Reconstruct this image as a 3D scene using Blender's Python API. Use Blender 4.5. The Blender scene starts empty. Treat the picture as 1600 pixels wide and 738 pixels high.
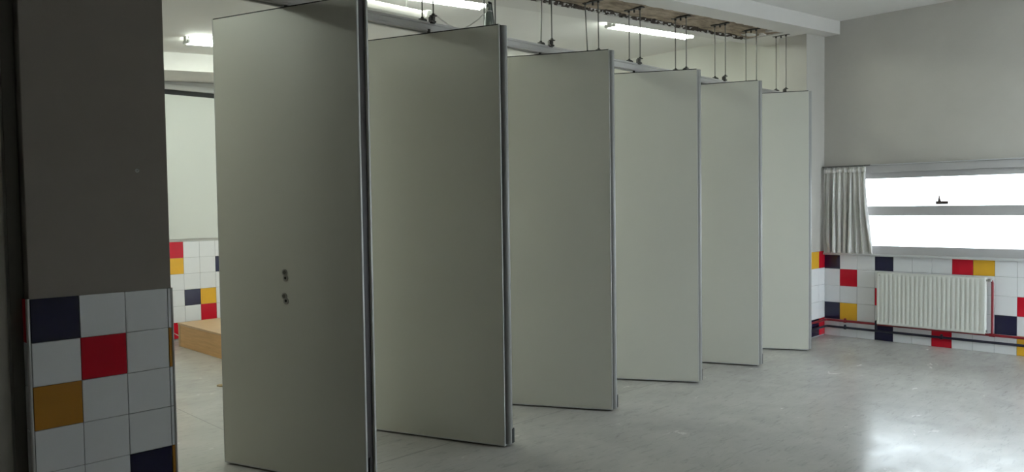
import bpy, bmesh, math, random
from mathutils import Vector, Matrix
random.seed(7)
scene = bpy.context.scene
col = scene.collection
PI = math.pi

# ------------------------------------------------------------------ camera
cam_d = bpy.data.cameras.new('camera')
cam = bpy.data.objects.new('camera', cam_d)
col.objects.link(cam)
cam_d.sensor_fit = 'HORIZONTAL'
cam_d.sensor_width = 36.0
cam_d.lens = 27.067
cam_d.clip_start = 0.02
cam_d.clip_end = 500
yaw, tilt, roll = 0.7988, 0.0383, -0.0142
F = Vector((-math.sin(yaw)*math.cos(tilt), math.cos(yaw)*math.cos(tilt), -math.sin(tilt)))
R0 = Vector((math.cos(yaw), math.sin(yaw), 0))
U0 = R0.cross(F)
Rv = R0*math.cos(roll) + U0*math.sin(roll)
Uv = -R0*math.sin(roll) + U0*math.cos(roll)
M = Matrix.Identity(4)
for i in range(3):
    M[i][0] = Rv[i]; M[i][1] = Uv[i]; M[i][2] = -F[i]
M[0][3], M[1][3], M[2][3] = 0.0, 0.0, 1.5942
cam.matrix_world = M
scene.camera = cam

# ------------------------------------------------------------------ light and exposure
SKY = 11.5
TUBE = 35.0
world = bpy.data.worlds.new('overcast_sky')
scene.world = world
world.use_nodes = True
bg = world.node_tree.nodes['Background']
bg.inputs[0].default_value = (0.85, 0.91, 1.0, 1)
bg.inputs[1].default_value = SKY
vs = scene.view_settings
vs.view_transform = 'Standard'
vs.look = 'None'
vs.gamma = 1.0
vs.exposure = 0.0
vs.use_curve_mapping = False

# ------------------------------------------------------------------ materials
def mat(name, c, rough=0.5, metal=0.0, noise=0.0, nscale=8.0, bump=0.0, bscale=60.0, spec=0.5,
        emit=None, estr=0.0, stretch=None, c2=None, detail=4.0):
    m = bpy.data.materials.new(name)
    m.use_nodes = True
    nt = m.node_tree
    b = nt.nodes['Principled BSDF']
    b.inputs['Base Color'].default_value = (*c, 1)
    b.inputs['Roughness'].default_value = rough
    b.inputs['Metallic'].default_value = metal
    b.inputs['Specular IOR Level'].default_value = spec
    if emit:
        b.inputs['Emission Color'].default_value = (*emit, 1)
        b.inputs['Emission Strength'].default_value = estr
    tc = nt.nodes.new('ShaderNodeTexCoord')
    mp = nt.nodes.new('ShaderNodeMapping')
    nt.links.new(tc.outputs['Object'], mp.inputs[0])
    if stretch:
        mp.inputs['Scale'].default_value = stretch
    if noise > 0 or c2:
        n = nt.nodes.new('ShaderNodeTexNoise')
        n.inputs['Scale'].default_value = nscale
        n.inputs['Detail'].default_value = detail
        n.inputs['Roughness'].default_value = 0.6
        nt.links.new(mp.outputs[0], n.inputs['Vector'])
        r = nt.nodes.new('ShaderNodeValToRGB')
        a = c2 if c2 else tuple(x*(1-noise) for x in c)
        z = c if c2 else tuple(min(1, x*(1+noise)) for x in c)
        r.color_ramp.elements[0].position = 0.3
        r.color_ramp.elements[1].position = 0.7
        r.color_ramp.elements[0].color = (*a, 1)
        r.color_ramp.elements[1].color = (*z, 1)
        nt.links.new(n.outputs['Fac'], r.inputs[0])
        nt.links.new(r.outputs[0], b.inputs['Base Color'])
    if bump > 0:
        n2 = nt.nodes.new('ShaderNodeTexNoise')
        n2.inputs['Scale'].default_value = bscale
        n2.inputs['Detail'].default_value = 3
        nt.links.new(mp.outputs[0], n2.inputs['Vector'])
        bp = nt.nodes.new('ShaderNodeBump')
        bp.inputs['Strength'].default_value = bump
        bp.inputs['Distance'].default_value = 0.01
        nt.links.new(n2.outputs['Fac'], bp.inputs['Height'])
        nt.links.new(bp.outputs[0], b.inputs['Normal'])
    return m

def glass_mat():
    m = bpy.data.materials.new('window_glass')
    m.use_nodes = True
    nt = m.node_tree
    nt.nodes.clear()
    o = nt.nodes.new('ShaderNodeOutputMaterial')
    t = nt.nodes.new('ShaderNodeBsdfTransparent')
    t.inputs[0].default_value = (0.93, 0.96, 0.95, 1)
    g = nt.nodes.new('ShaderNodeBsdfGlossy')
    g.inputs['Roughness'].default_value = 0.03
    fr = nt.nodes.new('ShaderNodeFresnel')
    fr.inputs[0].default_value = 1.45
    mx = nt.nodes.new('ShaderNodeMixShader')
    nt.links.new(fr.outputs[0], mx.inputs[0])
    nt.links.new(t.outputs[0], mx.inputs[1])
    nt.links.new(g.outputs[0], mx.inputs[2])
    nt.links.new(mx.outputs[0], o.inputs[0])
    return m

def floor_mat():
    m = bpy.data.materials.new('grey_linoleum')
    m.use_nodes = True
    nt = m.node_tree
    L = nt.links.new
    b = nt.nodes['Principled BSDF']
    tc = nt.nodes.new('ShaderNodeTexCoord')
    def noise(sc, det, mapping, dist=0.0, rough=0.6):
        mp = nt.nodes.new('ShaderNodeMapping')
        mp.inputs['Scale'].default_value = mapping
        mp.inputs['Rotation'].default_value = (0, 0, 0.5)
        L(tc.outputs['Object'], mp.inputs[0])
        n = nt.nodes.new('ShaderNodeTexNoise')
        n.inputs['Scale'].default_value = sc
        n.inputs['Detail'].default_value = det
        n.inputs['Distortion'].default_value = dist
        n.inputs['Roughness'].default_value = rough
        L(mp.outputs[0], n.inputs['Vector'])
        return n
    n1 = noise(1.6, 6, (1, 1, 1), 0.8)
    n2 = noise(7, 6, (1, 0.45, 1), 0.6, 0.62)
    mx = nt.nodes.new('ShaderNodeMath'); mx.operation = 'MULTIPLY_ADD'
    L(n2.outputs['Fac'], mx.inputs[0]); mx.inputs[1].default_value = 0.42
    L(n1.outputs['Fac'], mx.inputs[2])
    r = nt.nodes.new('ShaderNodeValToRGB')
    r.color_ramp.elements[0].position = 0.40
    r.color_ramp.elements[1].position = 0.85
    r.color_ramp.elements[0].color = (0.44, 0.43, 0.41, 1)
    r.color_ramp.elements[1].color = (0.545, 0.53, 0.505, 1)
    L(mx.outputs[0], r.inputs[0])
    n4 = noise(26, 6, (1, 0.22, 1), 1.2, 0.68)
    sc = nt.nodes.new('ShaderNodeMapRange')
    sc.inputs['From Min'].default_value = 0.32; sc.inputs['From Max'].default_value = 0.46
    sc.inputs['To Min'].default_value = 0.80; sc.inputs['To Max'].default_value = 1.0
    L(n4.outputs['Fac'], sc.inputs['Value'])
    mu = nt.nodes.new('ShaderNodeMix'); mu.data_type = 'RGBA'; mu.blend_type = 'MULTIPLY'
    mu.inputs['Factor'].default_value = 1.0
    L(r.outputs[0], mu.inputs['A']); L(sc.outputs[0], mu.inputs['B'])
    L(mu.outputs['Result'], b.inputs['Base Color'])
    rr = nt.nodes.new('ShaderNodeMapRange')
    rr.inputs['From Min'].default_value = 0.3; rr.inputs['From Max'].default_value = 0.7
    rr.inputs['To Min'].default_value = 0.16; rr.inputs['To Max'].default_value = 0.28
    b.inputs['Specular IOR Level'].default_value = 0.13
    L(n2.outputs['Fac'], rr.inputs['Value'])
    L(rr.outputs[0], b.inputs['Roughness'])
    n3 = noise(16, 5, (1, 0.4, 1), 0.8)
    bp = nt.nodes.new('ShaderNodeBump')
    bp.inputs['Strength'].default_value = 0.06
    bp.inputs['Distance'].default_value = 0.01
    L(n3.outputs['Fac'], bp.inputs['Height'])
    L(bp.outputs[0], b.inputs['Normal'])
    return m

M_ = {
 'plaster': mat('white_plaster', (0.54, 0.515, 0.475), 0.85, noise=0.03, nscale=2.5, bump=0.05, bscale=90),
 'ceil': mat('ceiling_paint', (0.76, 0.74, 0.715), 0.9, noise=0.02, nscale=2),
 'beam': mat('darkened_ceiling_paint', (0.67, 0.645, 0.62), 0.9, noise=0.02, nscale=2),  # ceiling paint darkened to hold the beam's brightness down
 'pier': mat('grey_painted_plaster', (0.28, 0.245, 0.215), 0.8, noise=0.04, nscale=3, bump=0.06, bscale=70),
 'grout': mat('tile_grout', (0.36, 0.36, 0.35), 0.9),
 'floor': floor_mat(),
 't_white': mat('white_glaze', (0.82, 0.82, 0.825), 0.16, noise=0.02, nscale=3, spec=.35),
 't_navy': mat('navy_glaze', (0.012, 0.011, 0.045), 0.14),
 't_red': mat('red_glaze', (0.60, 0.013, 0.03), 0.16, spec=.2, noise=0.06, nscale=4),
 't_yellow': mat('yellow_glaze', (0.80, 0.44, 0.04), 0.16, spec=.2, noise=0.05, nscale=4),
 't_orange': mat('orange_glaze', (0.50, 0.22, 0.025), 0.16, noise=0.05, nscale=4),
 'bead': mat('corner_bead', (0.50, 0.48, 0.46), 0.4),
 'laminate': mat('pale_laminate', (0.65, 0.64, 0.575), 0.42, noise=0.015, nscale=1.5, bump=0.03, bscale=250),
 'alu': mat('aluminium', (0.62, 0.62, 0.63), 0.35, metal=0.85),
 'alu_p': mat('pale_profile', (0.62, 0.62, 0.60), 0.4),
 'rubber': mat('black_rubber', (0.012, 0.011, 0.012), 0.6),
 'brown': mat('dark_brown_seal', (0.022, 0.014, 0.015), 0.55, noise=0.15, nscale=12),
 'tongue': mat('grey_tongue_profile', (0.29, 0.285, 0.275), 0.4, metal=0.0),
 'steel': mat('zinc_steel', (0.17, 0.165, 0.155), 0.5, metal=0.6),
 'dark_steel': mat('dark_bracket_steel', (0.05, 0.045, 0.042), 0.5, metal=0.5),
 'rail': mat('white_lacquered_rail', (0.55, 0.53, 0.51), 0.4, noise=0.03, nscale=4),
 'lamp_body': mat('white_lamp_body', (0.72, 0.72, 0.70), 0.45),
 'tube': mat('fluorescent_tube', (0.9, 0.9, 0.88), 0.3, emit=(0.90, 1.0, 0.88), estr=TUBE),
 'tube_dim': mat('weak_fluorescent_tube', (0.9, 0.9, 0.85), 0.3, emit=(1.0, 1.0, 0.86), estr=2.5),
 'concrete': mat('broken_concrete', (0.48, 0.38, 0.285), 0.95, c2=(0.16, 0.125, 0.095), nscale=14, bump=0.9, bscale=45, stretch=(1.0, 0.35, 1.0), detail=8),
 'break': mat('broken_plaster_edge', (0.14, 0.11, 0.09), 0.95, c2=(0.03, 0.022, 0.018), nscale=30),
 'crumb': mat('plaster_crumb', (0.62, 0.60, 0.57), 0.9),
 'frame_w': mat('window_frame_paint', (0.50, 0.485, 0.485), 0.4),
 'sill': mat('sill_stone', (0.66, 0.66, 0.67), 0.3),
 'glass': glass_mat(),
 'curtain': mat('grey_cloth', (0.82, 0.80, 0.77), 0.9, noise=0.05, nscale=20, bump=0.25, bscale=300),
 'radiator': mat('radiator_enamel', (0.76, 0.76, 0.71), 0.3),
 'pipe_red': mat('red_pipe_paint', (0.25, 0.012, 0.02), 0.35),
 'pipe_navy': mat('navy_pipe_paint', (0.014, 0.014, 0.032), 0.35),
 'chrome': mat('dull_chrome', (0.45, 0.44, 0.42), 0.35, metal=0.9),
 'handle': mat('bronze_handle', (0.12, 0.085, 0.08), 0.45, metal=0.4),
 'plaster_bright': mat('brightened_plaster', (0.76, 0.75, 0.70), 0.85, noise=0.02, nscale=2.5),  # wall plaster lightened in place of stronger light on the other room's walls
 'wood': mat('beech_wood', (0.74, 0.43, 0.17), 0.45, c2=(0.60, 0.33, 0.12), nscale=6, stretch=(0.5, 6, 6), detail=6),
 'wood_top': mat('beech_top', (0.68, 0.47, 0.27), 0.4, c2=(0.60, 0.39, 0.21), nscale=6, stretch=(6, 0.5, 6), detail=6),
 'screen': mat('screen_fabric', (0.72, 0.73, 0.69), 0.8),
 'black': mat('matt_black', (0.012, 0.011, 0.012), 0.6),
 'door': mat('grey_door_paint', (0.7, 0.66, 0.61), 0.45, noise=0.04, nscale=3),
 'frame_d': mat('dark_door_frame', (0.10, 0.085, 0.075), 0.35),
 'cable': mat('white_cable', (0.62, 0.60, 0.56), 0.5),
 'plug': mat('grey_green_plug', (0.20, 0.23, 0.21), 0.45),
 'scrap': mat('brown_scrap', (0.30, 0.22, 0.12), 0.8, noise=0.2, nscale=30),
 'seam': mat('floor_seam', (0.22, 0.22, 0.21), 0.6),
 'ground': mat('pale_paving', (0.55, 0.55, 0.53), 0.9, noise=0.1, nscale=0.5),
}

def translucent(m, fac, c):
    nt = m.node_tree
    out = next(n for n in nt.nodes if n.type == 'OUTPUT_MATERIAL')
    b = nt.nodes['Principled BSDF']
    t = nt.nodes.new('ShaderNodeBsdfTranslucent'); t.inputs[0].default_value = (*c, 1)
    mx = nt.nodes.new('ShaderNodeMixShader'); mx.inputs[0].default_value = fac
    nt.links.new(b.outputs[0], mx.inputs[1]); nt.links.new(t.outputs[0], mx.inputs[2])
    nt.links.new(mx.outputs[0], out.inputs[0])
translucent(M_['curtain'], .08, (.8, .78, .75))

# ------------------------------------------------------------------ mesh helpers
class MB:
    def __init__(s):
        s.bm = bmesh.new()
    def box(s, x0, x1, y0, y1, z0, z1, bev=0.0, seg=1):
        v = [s.bm.verts.new(p) for p in ((x0,y0,z0),(x1,y0,z0),(x1,y1,z0),(x0,y1,z0),(x0,y0,z1),(x1,y0,z1),(x1,y1,z1),(x0,y1,z1))]
        fs = [s.bm.faces.new([v[i] for i in q]) for q in ((0,3,2,1),(4,5,6,7),(0,1,5,4),(1,2,6,5),(2,3,7,6),(3,0,4,7))]
        if bev > 0:
            es = {e for f in fs for e in f.edges}
            bmesh.ops.bevel(s.bm, geom=list(es), offset=bev, segments=seg, affect='EDGES', profile=0.5)
        return s
    def hexa(s, pts):
        v = [s.bm.verts.new(p) for p in pts]
        for q in ((0,3,2,1),(4,5,6,7),(0,1,5,4),(1,2,6,5),(2,3,7,6),(3,0,4,7)):
            s.bm.faces.new([v[i] for i in q])
        return s
    def tube(s, pts, r, n=10, caps=True):
        pts = [Vector(p) for p in pts]
        rings = []
        up = None
        for i, p in enumerate(pts):
            if i == 0: d = pts[1]-p
            elif i == len(pts)-1: d = p-pts[i-1]
            else: d = (pts[i+1]-p).normalized() + (p-pts[i-1]).normalized()
            d.normalize()
            if up is None:
                a = Vector((0,0,1)) if abs(d.z) < 0.9 else Vector((1,0,0))
                up = (a - d*a.dot(d)).normalized()
            else:
                up = (up - d*up.dot(d)).normalized()
            side = d.cross(up)
            rr = r[i] if isinstance(r, (list, tuple)) else r
            rings.append([s.bm.verts.new(p + (up*math.cos(2*PI*k/n) + side*math.sin(2*PI*k/n))*rr) for k in range(n)])
        for a, b in zip(rings[:-1], rings[1:]):
            for k in range(n):
                f = s.bm.faces.new((a[k], a[(k+1)%n], b[(k+1)%n], b[k])); f.smooth = True
        if caps:
            s.bm.faces.new(rings[0][::-1]); s.bm.faces.new(rings[-1])
        return s
    def prism(s, prof, axis, a, b, smooth=False):
        # prof: closed list of 2-D points; axis 'x','y','z' extrusion from a to b
        def P(p, t):
            return {'x': (t, p[0], p[1]), 'y': (p[0], t, p[1]), 'z': (p[0], p[1], t)}[axis]
        A = [s.bm.verts.new(P(p, a)) for p in prof]; B = [s.bm.verts.new(P(p, b)) for p in prof]
        n = len(prof)
        for i in range(n):
            f = s.bm.faces.new((A[i], A[(i+1)%n], B[(i+1)%n], B[i])); f.smooth = smooth
        s.bm.faces.new(A[::-1]); s.bm.faces.new(B)
        return s
    def grid(s, rows, smooth=True):
        V = [[s.bm.verts.new(p) for p in r] for r in rows]
        for i in range(len(V)-1):
            for j in range(len(V[0])-1):
                f = s.bm.faces.new((V[i][j], V[i][j+1], V[i+1][j+1], V[i+1][j])); f.smooth = smooth
        return s
    def mesh(s, name, m):
        bmesh.ops.recalc_face_normals(s.bm, faces=s.bm.faces[:])
        me = bpy.data.meshes.new(name)
        s.bm.to_mesh(me); s.bm.free()
        me.set_sharp_from_angle(angle=math.radians(40))
        me.materials.append(M_[m])
        return me
    def build(s, name, m, parent=None):
        o = bpy.data.objects.new(name, s.mesh(name, m))
        col.objects.link(o)
        if parent: o.parent = parent
        return o

def empty(name, loc=(0,0,0), rz=0.0):
    o = bpy.data.objects.new(name, None)
    o.empty_display_size = 0.1
    col.objects.link(o)
    o.location = loc; o.rotation_euler = (0, 0, rz)
    return o

def tag(o, label, cat, group=None, kind=None):
    o['label'] = label; o['category'] = cat
    if group: o['group'] = group
    if kind: o['kind'] = kind
    return o

def structure(o, label, cat):
    return tag(o, label, cat, kind='structure')

# ------------------------------------------------------------------ the rooms (metres; track runs along +Y)
YF = 9.13                      # far wall with the window
XL, XR, YB = -9.70, 2.9, -2.6  # other room's side wall, right wall, wall behind the camera
SL = 0.06                      # both ceilings rise towards the far wall
def zc(y): return 3.71 + SL*(y-9.124)      # ceiling
def zs(y): return 3.345 + SL*(y-5.6)       # soffit of the partition beam

XI, YI = .25, 5.4              # L-shape added out of view: shades the near pier, admits daylight farther on
fl = MB().box(XL-.2, XI+.2, YB-.2, YF+.25, -0.12, 0).box(XI+.2, XR+.2, YI-.2, YF+.25, -.12, 0).build('floor', 'floor')
structure(fl, 'grey marbled linoleum floor running through both rooms', 'floor')
MB().box(-4.002, -3.998, 1.5, 8.6, -0.001, 0.0006).build('seam', 'seam', fl)
MB().box(XL, -4.01, 2.347, 2.350, -0.001, 0.0006).build('seam', 'seam', fl)

def slope_slab(x0, x1, y0, y1, fz0, fz1):
    return [(x0,y0,fz0(y0)),(x1,y0,fz0(y0)),(x1,y1,fz0(y1)),(x0,y1,fz0(y1)),(x0,y0,fz1(y0)),(x1,y0,fz1(y0)),(x1,y1,fz1(y1)),(x0,y1,fz1(y1))]
ct = lambda y: zc(y)+.2
ce = MB().hexa(slope_slab(XL-.2, XI+.2, YB-.2, YF+.25, zc, ct)).hexa(slope_slab(XI+.2, XR+.2, YI-.2, YF+.25, zc, ct)).build('ceiling', 'ceil')
structure(ce, 'smooth white ceiling rising gently towards the window wall', 'ceiling')

# far wall: solid behind the other room, window band in this room
WX0, WX1, WZ0, WZ1 = -3.93, 2.6, 0.985, 1.93
fw = MB()
fo = MB()
OX0, OX1 = -7.4, -4.9          # opening added for daylight in the other room, unseen behind the panels
fo.box(XL-.2, -4.15, YF, YF+.25, 0, 1.02)
fo.box(XL-.2, -4.15, YF, YF+.25, WZ1, 3.85)
fo.box(XL-.2, OX0, YF, YF+.25, 1.02, WZ1)
fo.box(OX1, -4.15, YF, YF+.25, 1.02, WZ1)
fw.box(-4.15, XR+.2, YF, YF+.25, 0, WZ0)
fw.box(-4.15, XR+.2, YF, YF+.25, WZ1, 3.85)
fw.box(-4.15, WX0, YF, YF+.25, WZ0, WZ1)
fw.box(WX1, XR+.2, YF, YF+.25, WZ0, WZ1)
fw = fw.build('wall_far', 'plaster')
structure(fw, 'far wall with low window band above red, yellow and navy checkered tiles', 'wall')

fo = fo.build('wall_far_other', 'plaster_bright')
structure(fo, 'white far wall of the other room, seen above the farthest panels', 'wall')
wl = MB().box(XL-.2, XL, YB-.2, YF+.25, 0, 3.85).build('wall_left', 'plaster_bright')
structure(wl, 'side wall of the other room with projection screen and coloured tiles', 'wall')
RY0, RY1 = 5.6, 9.0  # unseen glazed opening added to bring daylight to the far end
wr = MB()
wr.box(XR, XR+.2, YI-.2, YF+.25, 0, .12)
wr.box(XR, XR+.2, YI-.2, YF+.25, 3.0, 3.85)
wr.box(XR, XR+.2, YI-.2, RY0, .12, 3.0)
wr.box(XR, XR+.2, RY1, YF+.25, .12, 3.0)
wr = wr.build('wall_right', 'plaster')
structure(wr, 'right-hand wall with tall glazing added for daylight, outside the picture', 'wall')
wi = MB().box(XI, XI+.2, YB-.2, YI, 0, 3.5).build('wall_inner_added', 'plaster_bright')  # unseen wall added to block window light from the near pier
structure(wi, 'wall added right of the camera to keep window light off the pier, outside the picture', 'wall')
wt = MB()  # unseen wall added to hold a window that lights the far wall
wt.box(XI+.2, XR+.2, YI-.2, YI, 0, .12)
wt.box(XI+.2, XR+.2, YI-.2, YI, 3.0, 3.6)
wt.box(XI+.2, XI+.35, YI-.2, YI, .12, 3.0)
wt.box(XR-.15, XR+.2, YI-.2, YI, .12, 3.0)
wt = wt.build('wall_step_added', 'plaster')
structure(wt, 'wall added opposite the window wall to carry a window for extra daylight, outside the picture', 'wall')
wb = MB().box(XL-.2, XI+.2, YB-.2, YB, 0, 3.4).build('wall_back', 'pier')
structure(wb, 'plain wall behind the camera', 'wall')

# ---- tiles
TS = 0.2
def tile_mesh(c):
    return MB().box(-.0988, .0988, -.008, 0, -.0988, .0988, bev=.0016).mesh('tile', 't_'+c)
TM = {c: tile_mesh(c) for c in ('white', 'navy', 'red', 'yellow', 'orange')}
def tile(parent, c, pos, rz=0.0, w=TS, h=TS):
    o = bpy.data.objects.new('tile', TM[c])
    col.objects.link(o)
    o.parent = parent
    o.location = pos; o.rotation_euler = (random.uniform(-.002, .002), 0, rz + random.uniform(-.002, .002))
    o.scale = ((w-.0024)/.1976, 1, (h-.0024)/.1976)
    return o

XC = -4.012     # first tile joint on the window wall
colour_w = {(0,0):'navy',(3,0):'navy',(7,0):'red',(8,0):'yellow',(1,1):'red',(3,2):'red',(10,2):'red',(0,3):'navy',(1,3):'yellow',
            (9,3):'navy',(3,4):'navy',(6,4):'red',(10,4):'yellow',(12,1):'navy',(12,2):'yellow',(14,0):'red',(15,3):'navy',(16,3):'yellow',
            (18,1):'red',(20,4):'navy',(21,0):'yellow',(23,2):'red',(24,2):'navy',(27,3):'yellow',(29,1):'navy',(31,4):'red'}
def bed(parent, x0, x1, y0, y1, z0, z1):
    return MB().box(x0, x1, y0, y1, z0, z1).build('grout_bed', 'grout', parent)
bed(fw, -4.0, XR, YF-.003, YF+.01, 0, 0.965)
for c in range(38):
    for r in range(5):
        top = (5-r)*TS; bot = top-TS
        top = min(top, 0.966)
        x0 = XC + c*TS; x1 = min(x0+TS, XR)
        if x1-x0 < .02: continue
        tile(fw, colour_w.get((c, r), 'white'), ((x0+x1)/2, YF, (top+bot)/2), 0, x1-x0, top-bot)
# other room's part of the far wall
bed(fo, XL, -4.34, YF-.003, YF+.01, 0, 1.0)
for c in range(27):
    for r in range(5):
        cc = random.choices(('white', 'navy', 'red', 'yellow'), (82, 6, 6, 6))[0]
        x0 = XL + c*TS; x1 = min(x0+TS, -4.34)
        if x1-x0 < .02: continue
        tile(fo, cc, ((x0+x1)/2, YF, 1.0-(r+.5)*TS), 0, x1-x0, TS)
# side wall of the other room, six rows
bed(wl, XL-.01, XL+.003, 1.4, 6.6, 0, 1.215)
Y0L = 3.535
colour_l = {(0,0):'red',(0,1):'yellow',(1,3):'navy',(2,3):'yellow',(2,4):'red',(3,1):'navy',(0,5):'red',(5,2):'red',(6,0):'navy',(8,3):'yellow',
            (-2,2):'navy',(-4,4):'yellow',(-5,1):'red',(10,1):'red',(11,1):'yellow'}
for c in range(-10, 15):
    for r in range(6):
        tile(wl, colour_l.get((c, r), 'white'), (XL, Y0L+(c+.5)*TS, 1.215-(r+.5)*TS), PI/2, TS, TS if r < 5 else TS)

# ---- near pier with door beside it
PX, PY0, PY1 = -3.992, 0.845, 1.472
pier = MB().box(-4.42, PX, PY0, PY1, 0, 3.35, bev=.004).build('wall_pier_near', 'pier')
structure(pier, 'dark shaded pier at the left with tiled lower part', 'pier')
MB().box(-4.0, PX+.008, PY0-.004, PY1-.003, 0, 1.206).build('grout_bed', 'grout', pier)
colour_p = {(0,0):'navy',(1,1):'red',(0,2):'orange',(2,4):'navy'}
TX = -3.984
for c in range(3):
    for r in range(7):
        top = 1.2085 - r*TS; bot = max(top-TS, 0.0)
        if top-bot < .02: continue
        tile(pier, colour_p.get((c, r), 'white'), (TX, .8468+(c+.5)*TS, (top+bot)/2), PI/2, TS, top-bot)
for r in range(6):
    tile(pier, 'orange' if r in (1, 4) else 'white', (TX, 1.4468+.0085, 1.2085-(r+.5)*TS), PI/2, .015, TS)
    tile(pier, 'red' if r == 0 else 'white', (-4.085, PY0-.004, 1.2085-(r+.5)*TS), 0, .2, TS)
MB().tube([(TX+.002, 1.4695, 0.0), (TX+.002, 1.4695, 1.209)], .006, 10).build('corner_bead', 'bead', pier)
MB().tube([(TX-.001, .8395, 0.0), (TX-.001, .8395, 1.209)], .0085, 12).build('corner_bead', 'bead', pier)

door_wall = MB()
door_wall.box(-4.42, -4.05, YB, -.22, 0, 3.3)
door_wall.box(-4.42, -4.05, -.22, .84, 2.9, 3.3)
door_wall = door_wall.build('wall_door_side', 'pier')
structure(door_wall, 'wall strip around the grey door left of the tiled pier', 'wall')
dr = MB().box(-4.13, -4.085, -.17, .782, .005, 2.85, bev=.003).build('door_1', 'door')
structure(dr, 'grey door leaf at the left edge beside the tiled pier', 'door')
MB().box(-4.0845, -4.078, -.05, .66, 1.5, 2.6, bev=.002).build('door_panel', 'door', dr)
MB().tube([(-4.085, -.08, 1.05), (-4.04, -.08, 1.05), (-4.035, -.02, 1.05), (-4.035, .05, 1.05)], .009, 10).build('handle', 'chrome', dr)
df = MB()
df.box(-4.2, -4.05, .786, .840, 0, 2.9, bev=.002)
df.box(-4.2, -4.05, -.22, -.172, 0, 2.9, bev=.002)
df.box(-4.2, -4.05, -.172, .786, 2.852, 2.9, bev=.002)
df = df.build('trim_1', 'frame_d')
structure(df, 'dark frame strip of the door beside the tiled pier', 'door frame')

hook = empty('wall_hook', (PX, 1.326, 1.796))
tag(hook, 'small pale hook screwed into the dark plaster of the pier', 'hook')
MB().tube([(0,0,0), (.006,0,0)], .009, 12).build('base_plate', 'bead', hook)
MB().tube([(.005,0,0), (.018,0,-.001), (.022,0,.006)], .0035, 8).build('peg', 'bead', hook)

# ---- far pier
fp = MB().box(-4.34, -4.003, 8.66, YF+.02, 0, 3.62, bev=.003).build('wall_pier_far', 'plaster')
structure(fp, 'plastered pier at the far end of the sliding partition', 'pier')
MB().box(-4.34, -4.0, 8.657, YF, 0, 1.0).build('grout_bed', 'grout', fp)
for r in range(5):
    z = 1.01-(r+.5)*TS
    tile(fp, {0:'red',4:'red'}.get(r, 'white'), (-4.0, (8.966+9.12)/2, z), PI/2, .154, TS)
    tile(fp, {0:'yellow',4:'navy'}.get(r, 'white'), (-4.0, 8.866, z), PI/2, TS, TS)
    tile(fp, 'white', (-4.0, (8.655+8.766)/2, z), PI/2, .111, TS)
    tile(fp, 'white', (-4.1, 8.657, z), 0, TS, TS)
    tile(fp, 'navy' if r == 2 else 'white', (-4.27, 8.657, z), 0, .14, TS)

# ---- partition beam with its broken soffit
BX0, BX1 = -4.74, -3.82
PL = 0.035   # plaster thickness below the beam
core_top = lambda y: zc(y)+.02
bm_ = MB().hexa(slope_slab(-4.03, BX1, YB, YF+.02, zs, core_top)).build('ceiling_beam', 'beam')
structure(bm_, 'white beam above the sliding partition with plaster torn off its underside', 'beam')
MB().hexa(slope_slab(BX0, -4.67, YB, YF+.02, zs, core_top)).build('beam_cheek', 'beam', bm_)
MB().hexa(slope_slab(-4.67, -4.03, YB, YF+.02, lambda y: zs(y)+.125, core_top)).build('beam_core', 'concrete', bm_)
def wander(n, amp, rough):
    v, out = 0.0, []
    for i in range(n):
        v = v*0.82 + random.uniform(-1, 1)*amp
        out.append(v + random.uniform(-rough, rough))
    return out
YS0, YS1 = 1.45, 8.34
EDGE = {}
def ragged(xo, xi_fn, amp, rough, name, mtl):
    n = 260
    ys = [YS0 + (YS1-YS0)*i/(n-1) for i in range(n)]
    w = wander(n, amp, rough)
    EDGE[name+mtl] = w
    mb = MB()
    rows = []
    for y, d in zip(ys, w):
        xi = xi_fn(y) + d
        z = zs(y)
        rows.append([(xo, y, z), (xi, y, z), (xi + (.006 if xi > xo else -.006)*random.random(), y, z+PL), (xo, y, z+PL)])
    V = [[mb.bm.verts.new(p) for p in r] for r in rows]
    for i in range(n-1):
        for k in range(4):
            mb.bm.faces.new((V[i][k], V[i][(k+1)%4], V[i+1][(k+1)%4], V[i+1][k]))
    mb.bm.faces.new(V[0]); mb.bm.faces.new(V[-1][::-1])
    return mb.build(name, mtl, bm_)
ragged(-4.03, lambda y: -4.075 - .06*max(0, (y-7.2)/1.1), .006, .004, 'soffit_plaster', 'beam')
EL = lambda y: -4.465 - .042*(y-4.6)
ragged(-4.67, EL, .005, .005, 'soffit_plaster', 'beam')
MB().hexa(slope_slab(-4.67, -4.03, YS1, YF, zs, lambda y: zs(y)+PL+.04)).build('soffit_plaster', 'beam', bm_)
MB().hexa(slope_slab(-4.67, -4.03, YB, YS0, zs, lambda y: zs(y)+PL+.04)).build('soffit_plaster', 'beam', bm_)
# exposed concrete, lumpy, deeper along its left edge
ny, nx = 300, 32
rows = []
ph = [random.uniform(0, 6) for _ in range(8)]
for i in range(ny):
    y = YS0 + (YS1-YS0)*i/(ny-1)
    r = []
    for j in range(nx):
        x = -4.66 + .62*j/(nx-1)
        deep = .08*max(0, min(1, (EL(y)+.075-x)/.025))
        lump = .006*math.sin(y*9+ph[0]+x*13) + .004*math.sin(y*23+ph[1]-x*31) + random.uniform(-.005, .005)
        r.append((x, y, zs(y)+.014+deep+lump))
    rows.append(r)
o = MB().grid(rows, smooth=False).build('exposed_concrete', 'concrete', bm_)
o['label'] = 'brown-grey broken concrete strip'
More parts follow.
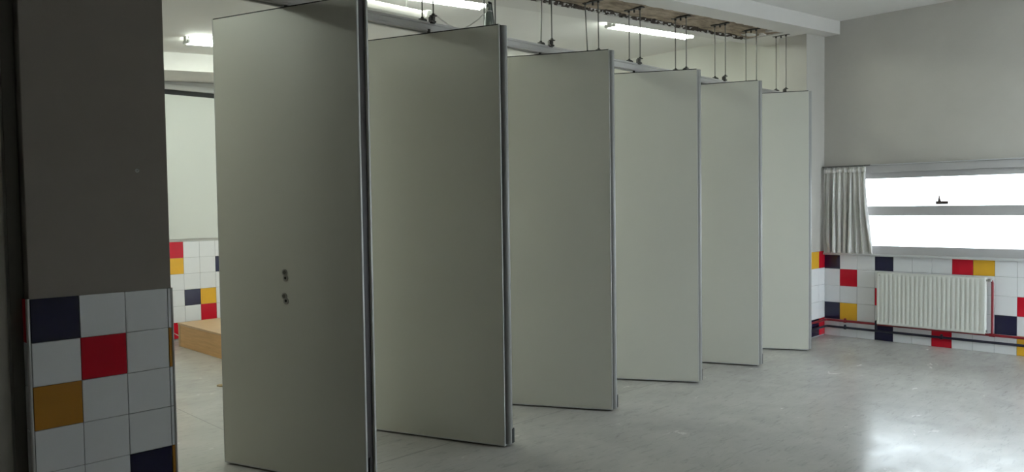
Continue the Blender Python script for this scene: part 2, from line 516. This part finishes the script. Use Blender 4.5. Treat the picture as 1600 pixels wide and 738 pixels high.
# dark broken edge of the hollow block on the left of the strip
rows = []
w = EDGE['soffit_plasterbeam']
for i in range(260):
    y = YS0 + (YS1-YS0)*i/259
    x = EL(y) + .0015 + w[i]
    rows.append([(x, y, zs(y)+.002), (x+.002, y, zs(y)+.03), (x-.002, y, zs(y)+.095)])
MB().grid(rows, smooth=False).build('broken_edge', 'break', bm_)
mb = MB()
for k in range(120):
    y = random.uniform(2.0, YS1); x = EL(y) + random.uniform(-.006, .018)
    s = random.uniform(.004, .013)
    mb.box(x-s, x+s, y-s*random.uniform(.8, 2.4), y+s*random.uniform(.8, 2.4), zs(y)-s*.3, zs(y)+s*.9, bev=s*.25)
o = mb.build('plaster_crumbs', 'crumb', bm_); o['kind'] = 'stuff'
mb = MB()
for k in range(6):   # remains of plaster still stuck to the concrete near the far end
    y = random.uniform(7.8, 8.4); x = random.uniform(-4.45, -4.12); a = random.uniform(.03, .1); b = random.uniform(.02, .06)
    n = 9
    prof = [(x+b*math.cos(2*PI*i/n)*random.uniform(.6, 1.2), y+a*math.sin(2*PI*i/n)*random.uniform(.6, 1.2)) for i in range(n)]
    lo = [mb.bm.verts.new((px, py, zs(py)+.001)) for px, py in prof]; hi = [mb.bm.verts.new((px, py, zs(py)+.03)) for px, py in prof]
    mb.bm.faces.new(lo[::-1]); mb.bm.faces.new(hi)
    for i in range(n): mb.bm.faces.new((lo[i], lo[(i+1)%n], hi[(i+1)%n], hi[i]))
o = mb.build('plaster_patches', 'crumb', bm_); o['kind'] = 'stuff'

# beam along the other room's side wall
lb = MB().hexa(slope_slab(XL, -8.80, YB, YF, lambda y: zc(y)-.20, lambda y: zc(y)+.01)).build('ceiling_beam', 'ceil')
structure(lb, 'boxed-in white beam above the projection screen in the other room', 'beam')

# outside ground
gr = MB().box(-60, 160, -60, 160, -.35, -.3).build('ground', 'ground')
structure(gr, 'bright paving outside the window', 'ground')

# ------------------------------------------------------------------ window band
def window(n, x0, x1, label, handle_x):
    root = empty('window_%d' % n, ((x0+x1)/2, YF, WZ0))
    structure(root, label, 'window')
    cx = (x0+x1)/2; Wd = x1-x0
    def part(name, a, b, y0, y1, z0, z1, m='frame_w', bev=.004):
        return MB().box(a-cx, b-cx, y0, y1, z0-WZ0, z1-WZ0, bev=bev).build(name, m, root)
    part('bottom_rail', x0, x1, .012, .075, .985, 1.085)
    part('top_rail', x0, x1, .012, .075, 1.853, 1.93)
    part('middle_rail', x0, x1, .008, .075, 1.432, 1.538)
    part('stile', x0, x0+.06, .012, .075, 1.085, 1.853)
    part('stile', x1-.06, x1, .012, .075, 1.085, 1.853)
    part('pane', x0+.05, x1-.05, .04, .046, 1.075, 1.44, 'glass', 0)
    part('pane', x0+.05, x1-.05, .04, .046, 1.53, 1.86, 'glass', 0)
    hx = handle_x-cx; hz = 1.575-WZ0
    h = MB().box(hx-.062, hx+.062, -.012, .012, hz-.022, hz+.014, bev=.008, seg=2).build('handle', 'handle', root)
    MB().tube([(hx-.018, -.010, hz), (hx-.018, -.022, hz+.012), (hx-.020, -.026, hz+.04), (hx-.022, -.028, hz+.085)], [.016, .016, .010, .004], 10).build('lever', 'handle', h)
    return root
window(1, -3.93, -1.66, 'low horizontal window with grey frame, overexposed daylight behind', -2.718)
window(2, -1.64, .62, 'low window next along the far wall, beyond the right picture edge', -.4)
window(3, .64, 2.6, 'low window at the far right end of the far wall', 1.8)
window(5, OX0, OX1, 'low window added to light the other room, unseen behind the panels', -6.5)
def added_window(n, loc, rz, half, label, hh=1.615):  # unseen windows added to brighten the far end
    w4 = empty('window_%d' % n, loc, rz)
    structure(w4, label, 'window')
    mid = hh*.48
    for nm, a, b, z0, z1 in (('bottom_rail', -half, half, 0, .07), ('top_rail', -half, half, hh-.07, hh), ('stile', -half, -half+.06, .07, hh-.07),
                             ('stile', half-.06, half, .07, hh-.07), ('middle_rail', -half+.06, half-.06, mid, mid+.07)):
        MB().box(.03, .09, a, b, z0, z1, bev=.003).build(nm, 'frame_w', w4)
    MB().box(.055, .061, -half+.05, half-.05, .06, mid+.01).build('pane', 'glass', w4)
    MB().box(.055, .061, -half+.05, half-.05, mid+.06, hh-.06).build('pane', 'glass', w4)
added_window(6, (XR, RY0+.85, .12), 0, .85, 'nearer tall window added for daylight in the right-hand wall outside the picture', 2.88)
added_window(7, (XR, RY0+2.55, .12), 0, .85, 'farther tall window added for daylight in the right-hand wall outside the picture', 2.88)
added_window(4, ((XI+.35+XR-.15)/2, YI, .12), -PI/2, (XR-.15-XI-.35)/2, 'window added to light the window wall, outside the picture', 2.88)
# reveal of the band
rv = MB()
rv.box(-3.99, XR, YF-.035, YF+.012, 1.918, 2.004, bev=.004)
rv = rv.build('trim_2', 'frame_w')
structure(rv, 'grey-white head box running along the top of the window', 'window trim')
led = MB().box(-3.99, XR, YF-.06, YF, 2.004, 2.014, bev=.002).build('ledge', 'sill', rv)
sl = MB().box(-4.0, XR, YF-.055, YF+.02, .966, .992, bev=.005, seg=2).build('trim_3', 'sill')
structure(sl, 'smooth pale window sill above the tiles', 'window sill')

# ------------------------------------------------------------------ folding partition panels
TH, PW, PZ0, PZ1 = 0.10, 1.11, 0.012, 2.777
def panel(bx, by, deg, label, first=False):
    a = math.radians(deg)
    d = Vector((math.cos(a), math.sin(a), 0)); nb = Vector((-math.sin(a), math.cos(a), 0))
    c = Vector((bx, by, 0)) - d*PW/2 + nb*TH/2
    root = empty('partition_panel', c, a)
    tag(root, label, 'partition panel', 'sliding partition panels')
    h = PW/2; t = TH/2
    def B(name, m, *q, bev=0.0, par=None):
        return MB().box(*q, bev=bev).build(name, m, par or root)
    core = B('core', 'laminate', -h+.03, h-.03, -t+.014, t-.014, PZ0+.02, PZ1-.012)
    f = B('face_board', 'laminate', -h+.007, h-.007, -t, -t+.016, PZ0+.006, PZ1-.007, bev=.001)
    b = B('face_board', 'laminate', -h+.007, h-.007, t-.016, t, PZ0+.006, PZ1-.007, bev=.001)
    # top and bottom seals
    B('top_seal', 'rubber', -h+.004, h-.004, -t+.001, t-.001, PZ1-.008, PZ1)
    B('bottom_profile', 'alu', -h+.002, h-.002, -t-.001, t+.001, PZ0, PZ0+.007)
    B('bottom_seal', 'rubber', -h+.02, h-.02, -.028, .028, .003, PZ0+.004)
    for s in (-1, 1):
        # lips of the edge profile on both faces
        for q in (-1, 1):
            w = .016 if first else .012
            ya, yb = sorted((q*(t+.0005), q*(t-w)))
            xa, xb = sorted((s*(h-.008), s*h))
            B('edge_lip', 'alu_p', xa, xb, ya, yb, PZ0, PZ1, bev=.0015)
        if first or s < 0:
            xa, xb = sorted((s*(h-.035), s*(h-.014)))
            B('edge_groove', 'brown', xa, xb, -t+.015, t-.015, PZ0, PZ1-.002)
            if first and s > 0:
                B('floor_bolt', 'rubber', h-.015, h-.004, -.012, .006, PZ0, PZ0+.16, bev=.002)
        else:
            xa, xb = sorted((s*(h-.035), s*(h-.003)))
            B('edge_seal', 'rubber', xa, xb, -t+.012, t-.012, PZ0, PZ1-.001)
            prof = [(h-.004, -.022)]
            for i in range(9):
                u = PI*(-.5 + i/8)
                prof.append((h+.006+.022*math.cos(u), .007+.028*math.sin(u)))
            prof.append((h-.004, .036))
            MB().prism(prof, 'z', PZ0+.005, PZ1-.003).build('tongue', 'tongue', root)
            B('end_block', 'rubber', h+.0, h+.0305, .004, .0365, PZ0+.008, PZ0+.105, bev=.002)
    hg = MB().tube([(-.0, 0, PZ1-.01), (-.0, 0, 2.812)], .011, 12).build('hanger_bolt', 'dark_steel', root)
    MB().box(-.03, .03, -.03, .03, PZ1-.002, PZ1+.004, bev=.001).build('bolt_plate', 'dark_steel', hg)
    return root
P1 = panel(-3.664, 2.394, 19.0, 'nearest tall partition panel with two key escutcheons and dark grooved edge', True)
panel(-3.646, 3.458, 20.8, 'second tall partition panel counted from the dark pier, beside the panel with escutcheons')
panel(-3.687, 4.645, 28.9, 'third tall partition panel counted from the dark pier')
panel(-3.713, 5.905, 31.0, 'fourth tall partition panel counted from the dark pier')
panel(-3.668, 6.904, 23.4, 'fifth tall partition panel, one before the farthest')
panel(-3.661, 7.976, 27.6, 'farthest tall partition panel, beside the curtain and far pier')
# escutcheons on the near panel (local x from the left end, z)
for (ux, uz, lx, lz) in ((.541, 1.223, .546, 1.188), (.534, 1.082, .546, 1.052)):
    e = empty('key_escutcheon'); e.parent = P1
    f0 = -TH/2
    def disc(mb, x, z, r, y0, y1, n=24):
        mb.tube([(x, y0, z), (x, y1, z)], r, n); return mb
    mb = MB(); x1 = ux-PW/2; x2 = lx-PW/2
    disc(mb, x1, uz, .0195, f0+.002, f0-.005)
    disc(mb, x2, lz, .0195, f0+.002, f0-.004)
    pl = mb.build('escutcheon_plate', 'chrome', P1)
    mb = MB(); disc(mb, x1, uz, .012, f0-.004, f0-.007); mb.build('cover_cap', 'steel', pl)
    mb = MB(); disc(mb, x2, lz+.002, .0085, f0-.0035, f0-.0048); mb.build('keyhole', 'black', pl)
    bpy.data.objects.remove(e)

# ------------------------------------------------------------------ overhead track
tr = empty('partition_track', (-4.22, 1.45, 2.797))
tag(tr, 'long white overhead rail carrying the partition panels', 'rail')
prof = [(-.04, 0), (-.012, 0), (-.012, .006), (-.034, .006), (-.034, .05), (.034, .05), (.034, .006), (.012, .006), (.012, 0), (.04, 0),
        (.04, .012), (.036, .016), (.036, .046), (.044, .05), (.044, .062), (-.044, .062), (-.044, .05), (-.036, .046), (-.036, .016), (-.04, .012)]
MB().prism(prof, 'y', 0, 7.21).build('rail_profile', 'rail', tr)
MB().box(.0445, .0475, 0, 7.21, .050, .0625).build('top_flange', 'rail', tr)

# ------------------------------------------------------------------ hanger rods
def hanger(y, label, tilt_l=0.0):
    zt = zs(y) + .02
    root = empty('rod_hanger', (-4.22, y, 2.862))
    tag(root, label, 'hanger', 'rod hangers of the partition rail')
    H = zt - 2.862
    for s in (-1, 1):
        dx = random.uniform(-.004, .004)
        rod = MB().tube([(s*.06+dx*.3, 0, -.01), (s*.06+dx, tilt_l if s < 0 else 0, H)], .0052, 8).build('threaded_rod', 'steel', root)
        zb = .036
        mb = MB(); mb.box(s*.06-.018, s*.06+.018, -.022, .022, zb, zb+.007, bev=.002)
        mb.tube([(s*.06, 0, zb+.007), (s*.06, 0, zb+.018)], .011, 6)
        mb.build('washer_nut', 'dark_steel', rod)
        mb = MB()
        mb.box(min(s*.03, s*.058), max(s*.03, s*.058), -.02, .02, -.012, zb, bev=.003)
        mb.box(min(s*.036, s*.07), max(s*.036, s*.07), -.02, .02, -.006, .006, bev=.002)
        mb.build('clamp_bracket', 'dark_steel', root)
        MB().tube([(s*.06, tilt_l if s < 0 else 0, H-.040), (s*.06, tilt_l if s < 0 else 0, H-.022)], .012, 6).build('top_nut', 'dark_steel', rod)
    ch = MB().box(-.10, .10, -.02, .02, H-.024, H-.012, bev=.002).build('top_channel', 'dark_steel', root)
    MB().tube([(0, 0, H-.05), (0, 0, H+.01)], .008, 8).build('anchor_bolt', 'dark_steel', ch)
    return root
hanger(3.33, 'pair of rods hanging over the second panel, white cable tied at its clamp')
hanger(3.91, 'pair of rods with grey and black connector hung between them')
hanger(4.52, 'third pair of hanger rods, clamps open to view between second and third panel', .02)
hanger(5.10, 'fourth pair of hanger rods, dropping behind the top of the third panel', -.03)
hanger(5.68, 'fifth pair of hanger rods, crossing the near end of the bright twin lamp')
hanger(6.42, 'sixth pair of hanger rods, crossing the far end of the bright twin lamp')
hanger(7.14, 'seventh pair of hanger rods, clamps seen between fourth and fifth panel')
hanger(7.78, 'eighth pair of hanger rods, dropping behind the top of the fifth panel')
hanger(8.47, 'last pair of hanger rods, in front of the far pier')

# connector and cable
cn = empty('cable_connector', (-4.22, 3.90, 2.862))
tag(cn, 'grey tapered power connector with black clip hanging between two rods', 'connector')
MB().tube([(0, 0, .0), (0, 0, .10), (0, 0, .155), (0, 0, .185), (0, 0, .225)], [.036, .033, .027, .022, .020], 18).build('housing', 'plug', cn)
MB().tube([(0, 0, .17), (0, 0, .178)], .026, 18).build('collar', 'lamp_body', cn)
MB().tube([(0, .034, .02), (0, .036, .09), (0, .030, .15), (0, .022, .20), (0, .02, .238), (0, .0, .242)], [.012, .015, .014, .014, .012, .008], 10).build('clip', 'black', cn)
cb = MB().tube([(-4.16, 3.34, 2.915), (-4.17, 3.40, 2.893), (-4.18, 3.475, 2.868), (-4.19, 3.56, 2.855), (-4.20, 3.64, 2.87), (-4.20, 3.702, 2.902),
                (-4.20, 3.783, 2.958), (-4.20, 3.853, 3.02), (-4.21, 3.885, 3.06), (-4.215, 3.895, 3.085)], .005, 8).build('power_cable', 'cable')
tag(cb, 'thin white cable sagging from a rod clamp to the grey connector', 'cable')

# ------------------------------------------------------------------ fluorescent lamps of the other room
def lamp(x, y0, y1, label, drop=0.0):
    root = empty('fluorescent_lamp', (x, (y0+y1)/2, zc((y0+y1)/2)-drop))
    tag(root, label, 'lamp', 'fluorescent lamps of the other room')
    h = (y1-y0)/2
    root.rotation_euler = (math.atan(SL), 0, 0)
    MB().box(-.04, .04, -h+.03, h-.03, -.036, .004, bev=.004).build('housing', 'lamp_body', root)
    for s in (-1, 1):
        MB().tube([(s*.052, -h+.035, -.055), (s*.052, h-.035, -.055)], .016, 12).build('tube', 'tube', root)
    for s in (-1, 1):
        ya, yb = sorted((s*(h-.036), s*(h-.0)))
        hb = MB().box(-.03, .03, ya, yb, -.07, .002, bev=.006)
        for q in (-1, 1):
            hb.tube([(q*.052, s*(h-.030), -.055), (q*.052, s*(h-.010), -.055)], .019, 12)
            hb.box(min(q*.02, q*.052), max(q*.02, q*.052), min(s*(h-.026), s*(h-.012)), max(s*(h-.026), s*(h-.012)), -.064, -.046)
        hb.build('lamp_holder', 'lamp_body', root)
    return root
lamp(-5.17, 6.51, 8.06, 'bright twin-tube ceiling lamp seen between hanger rods above the fourth panel')
lamp(-5.17, 3.20, 4.74, 'bright twin-tube ceiling lamp cut off by the top picture edge')
lamp(-7.86, 3.10, 4.64, 'bright twin-tube ceiling lamp just left of the nearest panel')
lamp(-7.86, 6.51, 8.06, 'twin-tube ceiling lamp at the far end of the other room, hidden behind the panels')
lamp(-7.86, .9, 2.44, 'twin-tube ceiling lamp in the hidden near corner of the other room')
lamp(-5.17, -.2, 1.34, 'twin-tube ceiling lamp hidden behind the dark pier')

sg = empty('suspended_lamp', (-5.05, 3.2, 3.165))
tag(sg, 'slim suspended strip lamp with one tube behind the overhead rail', 'lamp')
MB().box(-.075, -.01, -.8, .79, -.02, .03, bev=.006).build('housing', 'lamp_body', sg)
MB().tube([(.008, -.78, .03), (.008, .76, .03)], .008, 10).build('tube', 'tube_dim', sg)
MB().box(-.06, .03, .76, .81, -.015, .05, bev=.008).build('lamp_holder', 'lamp_body', sg)
MB().box(-.06, .03, -.82, -.77, -.015, .05, bev=.008).build('lamp_holder', 'lamp_body', sg)
for yy in (-.6, .6):
    MB().tube([(-.04, yy, .02), (-.04, yy, zc(3.2+yy)-3.165)], .002, 6).build('suspension_wire', 'steel', sg)

# ------------------------------------------------------------------ projection screen and platform
ps = empty('projection_screen', (XL+.03, 4.6, 1.22))
tag(ps, 'white projection screen with black border on the side wall of the other room', 'screen')
MB().box(-.004, .004, -1.045, 1.02, .03, 1.80).build('fabric', 'screen', ps)
MB().box(-.006, .006, -1.075, 1.05, 1.80, 1.858).build('top_border', 'black', ps)
MB().box(-.006, .006, -1.075, -1.045, .03, 1.80).build('side_border', 'black', ps)
MB().box(-.006, .006, 1.02, 1.05, .03, 1.80).build('side_border', 'black', ps)
MB().box(-.02, .03, -1.08, 1.08, 1.858, 1.925, bev=.01, seg=2).build('roller_case', 'lamp_body', ps)

pf = empty('stage_platform', (-8.25, 4.2, 0))
tag(pf, 'low wooden stage platform standing against the tiled side wall', 'platform')
MB().box(-1.0, 1.0, -.705, .72, 0.0, .255).build('body', 'wood', pf)
MB().box(-.95, 1.0, -.718, -.704, 0.0, .252, bev=.002).build('front_board', 'wood', pf)
MB().box(-1.0, -.955, -.722, -.70, 0.0, .255, bev=.002).build('corner_post', 'wood_top', pf)
MB().box(-1.006, 1.006, -.726, .726, .255, .278, bev=.003).build('top_board', 'wood_top', pf)

wc = MB().tube([(XL+.015, 3.40, .16), (XL+.02, 3.52, .14), (XL+.05, 3.60, .08), (XL+.12, 3.68, .02), (XL+.2, 3.74, .005)], .005, 8).build('floor_cable', 'cable')
tag(wc, 'thin white cable slanting across the red tile beside the platform', 'cable')
mb = MB()
n = 14
prof = [(.045*math.cos(2*PI*i/n)*random.uniform(.6, 1.1), .04*math.sin(2*PI*i/n)*random.uniform(.6, 1.1)) for i in range(n)]
mb.prism(prof, 'z', .0005, .012)
o = mb.build('paper_scrap', 'scrap'); o.location = (-6.83, 2.94, 0)
tag(o, 'small brown scrap lying on the floor of the other room', 'scrap')

# ------------------------------------------------------------------ curtains on the window
def curtain(pt, pb, folds, label, bulge=0.0, seed=1):
    rnd = random.Random(seed)
    root = empty('curtain', ((pt[0]+pt[1])/2, YF-.085, .985))
    tag(root, label, 'curtain', 'curtains at the low window')
    ns, nt = folds*14, 36
    phs = [rnd.uniform(0, 6.28) for _ in range(6)]
    am = [rnd.uniform(.55, 1.0) for _ in range(folds+2)]
    rows = []
    for j in range(nt+1):
        t = j/nt                       # 0 top, 1 bottom
        z = 1.0*(1-t) + .008
        r = []
        for i in range(ns+1):
            s = i/ns
            xt = pt[0]+(pt[1]-pt[0])*s; xb = pb[0]+(pb[1]-pb[0])*s
            tt = t**1.3
            x = xt*(1-tt)+xb*tt + bulge*math.sin(PI*min(1, t*1.15))*(s**3)
            ff = s*folds + .18*math.sin(2.1*t+phs[0]+s*4)*t
            k = int(min(folds, max(0, ff)))
            amp = (.014+.034*min(1, t*1.7))*am[k]
            y = amp*math.sin(2*PI*ff) + .009*math.sin(2*PI*ff*2.3+phs[1]+t*2.2)*min(1, t*3+.4) + .004*math.sin(2*PI*ff*3.7+phs[2]-t*5)
            x += .008*math.sin(4*PI*ff+phs[3])*(.4+t)
            zz = z + (.004*math.sin(2*PI*ff+phs[4]) if t > .97 else 0)
            r.append((x-(pt[0]+pt[1])/2, y, zz))
        rows.append(r)
    cl = MB().grid(rows).build('cloth', 'curtain', root)
    md = cl.modifiers.new('thickness', 'SOLIDIFY'); md.thickness = .0025; md.offset = 0
    # gathered heading tape
    rows = []
    for j in range(3):
        z = .945 + .022*j
        rows.append([((pt[0]+(pt[1]-pt[0])*i/ns)-(pt[0]+pt[1])/2, -.004-.008+.013*math.sin(2*PI*folds*i/ns)*1.0-.006, z) for i in range(ns+1)])
    tp = MB().grid(rows).build('heading_tape', 'curtain', root)
    md = tp.modifiers.new('thickness', 'SOLIDIFY'); md.thickness = .002
    for i in range(folds):
        x = pt[0]+(pt[1]-pt[0])*(i+.5)/folds-(pt[0]+pt[1])/2
        MB().box(x-.004, x+.004, -.006, .006, .995, 1.018, bev=.001).build('curtain_hook', 'alu_p', root)
    return root
curtain((-3.965, -3.640), (-3.965, -3.634), 5, 'wider gathered grey curtain hanging in the corner by the far pier', 0, 3)
curtain((-3.668, -3.482), (-3.627, -3.385), 3, 'narrow grey curtain half flaring out beside the bright window', -.02, 5)
cr = MB().box(-3.985, -3.44, YF-.095, YF-.072, 2.003, 2.014, bev=.003).build('curtain_rail', 'steel')
tag(cr, 'short dark curtain rail above the two grey curtains', 'rail')

# ------------------------------------------------------------------ radiator
rd = empty('radiator', (-2.812, YF, .2))
tag(rd, 'white ribbed panel radiator on the tiled wall under the window', 'radiator')
W2, HH = .541, .59
def rib_panel(yf, sgn, name):
    nrib = 23
    xs, dy = [], []
    for i in range(nrib):
        x0 = -W2+.022 + (2*W2-.044)*i/nrib; w = (2*W2-.044)/nrib
        for u, d in ((0, 0), (.12, 1), (.30, 1), (.42, 0)):
            xs.append(x0+u*w); dy.append(d)
    xs = [-W2, -W2+.01] + xs + [W2-.01, W2]; dy = [0, 0] + dy + [0, 0]
    rows = []
    for z, k, e in ((0.0, 0, .008), (.006, 0, 0), (.022, 0, 0), (.040, 1, 0), (HH-.040, 1, 0), (HH-.022, 0, 0), (HH-.006, 0, 0), (HH, 0, .008)):
        rows.append([(x, yf+sgn*(d*k*.0035-0)+(-sgn)*0+(e if sgn < 0 else -e)*(-1 if sgn > 0 else 1)*1.0, z) for x, d in zip(xs, dy)])
    o = MB().grid(rows, smooth=False).build(name, 'radiator', rd)
    md = o.modifiers.new('thickness', 'SOLIDIFY'); md.thickness = .004; md.offset = 0
    return o
# ribs are pressed inwards, away from the room
rib_panel(-.108, 1, 'front_panel')
rib_panel(-.045, 1, 'rear_panel')
for s in (-1, 1):
    xa, xb = sorted((s*W2, s*(W2-.006)))
    MB().box(xa, xb, -.104, -.040, .015, HH-.004, bev=.002).build('side_cover', 'radiator', rd)
mb = MB()
for i in range(26):
    x = -W2+.02+(2*W2-.04)*i/25
    mb.box(x-.003, x+.003, -.103, -.045, HH-.006, HH-.001)
mb.box(-W2, W2, -.106, -.098, HH-.008, HH); mb.box(-W2, W2, -.050, -.042, HH-.008, HH)
mb.build('top_grille', 'radiator', rd)
mb = MB()
for i in range(50):
    x = -W2+.02+(2*W2-.04)*i/49
    mb.box(x-.001, x+.001, -.096, -.052, .05, HH-.05)
mb.build('convector_fins', 'radiator', rd)
for x in (-.35, .35):
    MB().box(x-.015, x+.015, -.044, .0-.008, .08, HH-.08, bev=.002).build('wall_bracket', 'radiator', rd)
for x in (-W2+.03,):
    MB().tube([(x, -.106, HH-.03), (x, -.116, HH-.03)], .007, 10).build('bleed_plug', 'chrome', rd)
v = MB().tube([(W2-.002, -.078, HH-.03), (W2+.012, -.078, HH-.03), (W2+.014, -.078, HH-.03), (W2+.034, -.078, HH-.03)], [.012, .012, .017, .017], 14).build('valve', 'chrome', rd)
MB().tube([(W2+.034, -.078, HH-.03), (W2+.05, -.078, HH-.03)], .011, 12).build('valve_cap', 'lamp_body', v)
MB().tube([(W2-.002, -.078, .03), (W2+.012, -.078, .03)], .013, 12).build('blind_plug', 'chrome', rd)
MB().tube([(-W2+.002, -.078, .025), (-W2-.022, -.078, .025)], .014, 12).build('return_valve', 'dark_steel', rd)

# ------------------------------------------------------------------ heating pipes
YP = YF-.045
def pipe_clamp(root, x, z, m):
    mb = MB()
    mb.tube([(x-.012, YP, z), (x+.012, YP, z)], .0205, 12)
    mb.box(x-.010, x+.010, YP, YF-.008, z-.008, z+.008)
    mb.box(x-.010, x+.010, YP-.010, YP+.010, z+.014, z+.034, bev=.002)
    return mb.build('pipe_clamp', m, root)
rp = empty('heating_pipe', (-3.0, YP, .19))
tag(rp, 'red heating pipe along the tiles with riser to the radiator', 'pipe')
def rel(root, pts): return [tuple(Vector(p)-root.location) for p in pts]
MB().tube(rel(rp, [(-3.952, 8.60, .19), (-3.952, YP-.03, .19), (-3.945, YP-.008, .19), (-3.92, YP, .19), (XR-.01, YP, .19)]), .0135, 12).build('main_run', 'pipe_red', rp)
MB().tube(rel(rp, [(-2.222, YP, .19), (-2.222, YP-.002, .60), (-2.222, YP-.004, .70), (-2.222, YP-.006, .735), (-2.226, YP-.006, .752), (-2.238, YP-.006, .760), (-2.252, YP-.006, .760)]), .0125, 12).build('riser', 'pipe_red', rp)
MB().tube(rel(rp, [(-2.25, YP, .19), (-2.195, YP, .19)]), .018, 12).build('tee_fitting', 'pipe_red', rp)
np_ = empty('heating_pipe', (-3.0, YP, .113))
tag(np_, 'dark navy heating pipe running just above the floor below the red pipe', 'pipe')
MB().tube(rel(np_, [(-3.952, 8.60, .113), (-3.952, YP-.03, .113), (-3.945, YP-.008, .113), (-3.92, YP, .113), (XR-.01, YP, .113)]), .0135, 12).build('main_run', 'pipe_navy', np_)
MB().tube(rel(np_, [(-3.378, YP, .113), (-3.378, YP-.01, .17), (-3.376, YP-.03, .205), (-3.372, YP-.035, .225)]), .0115, 12).build('riser', 'pipe_navy', np_)
for x in (-3.735, -2.70, -1.75, -.6, .6):
    for root, z, m in ((rp, .19, 'pipe_red'), (np_, .113, 'pipe_navy')):
        if root is rp and x == -2.70: continue
        c = pipe_clamp(root, x, z, m); c.location = -root.location
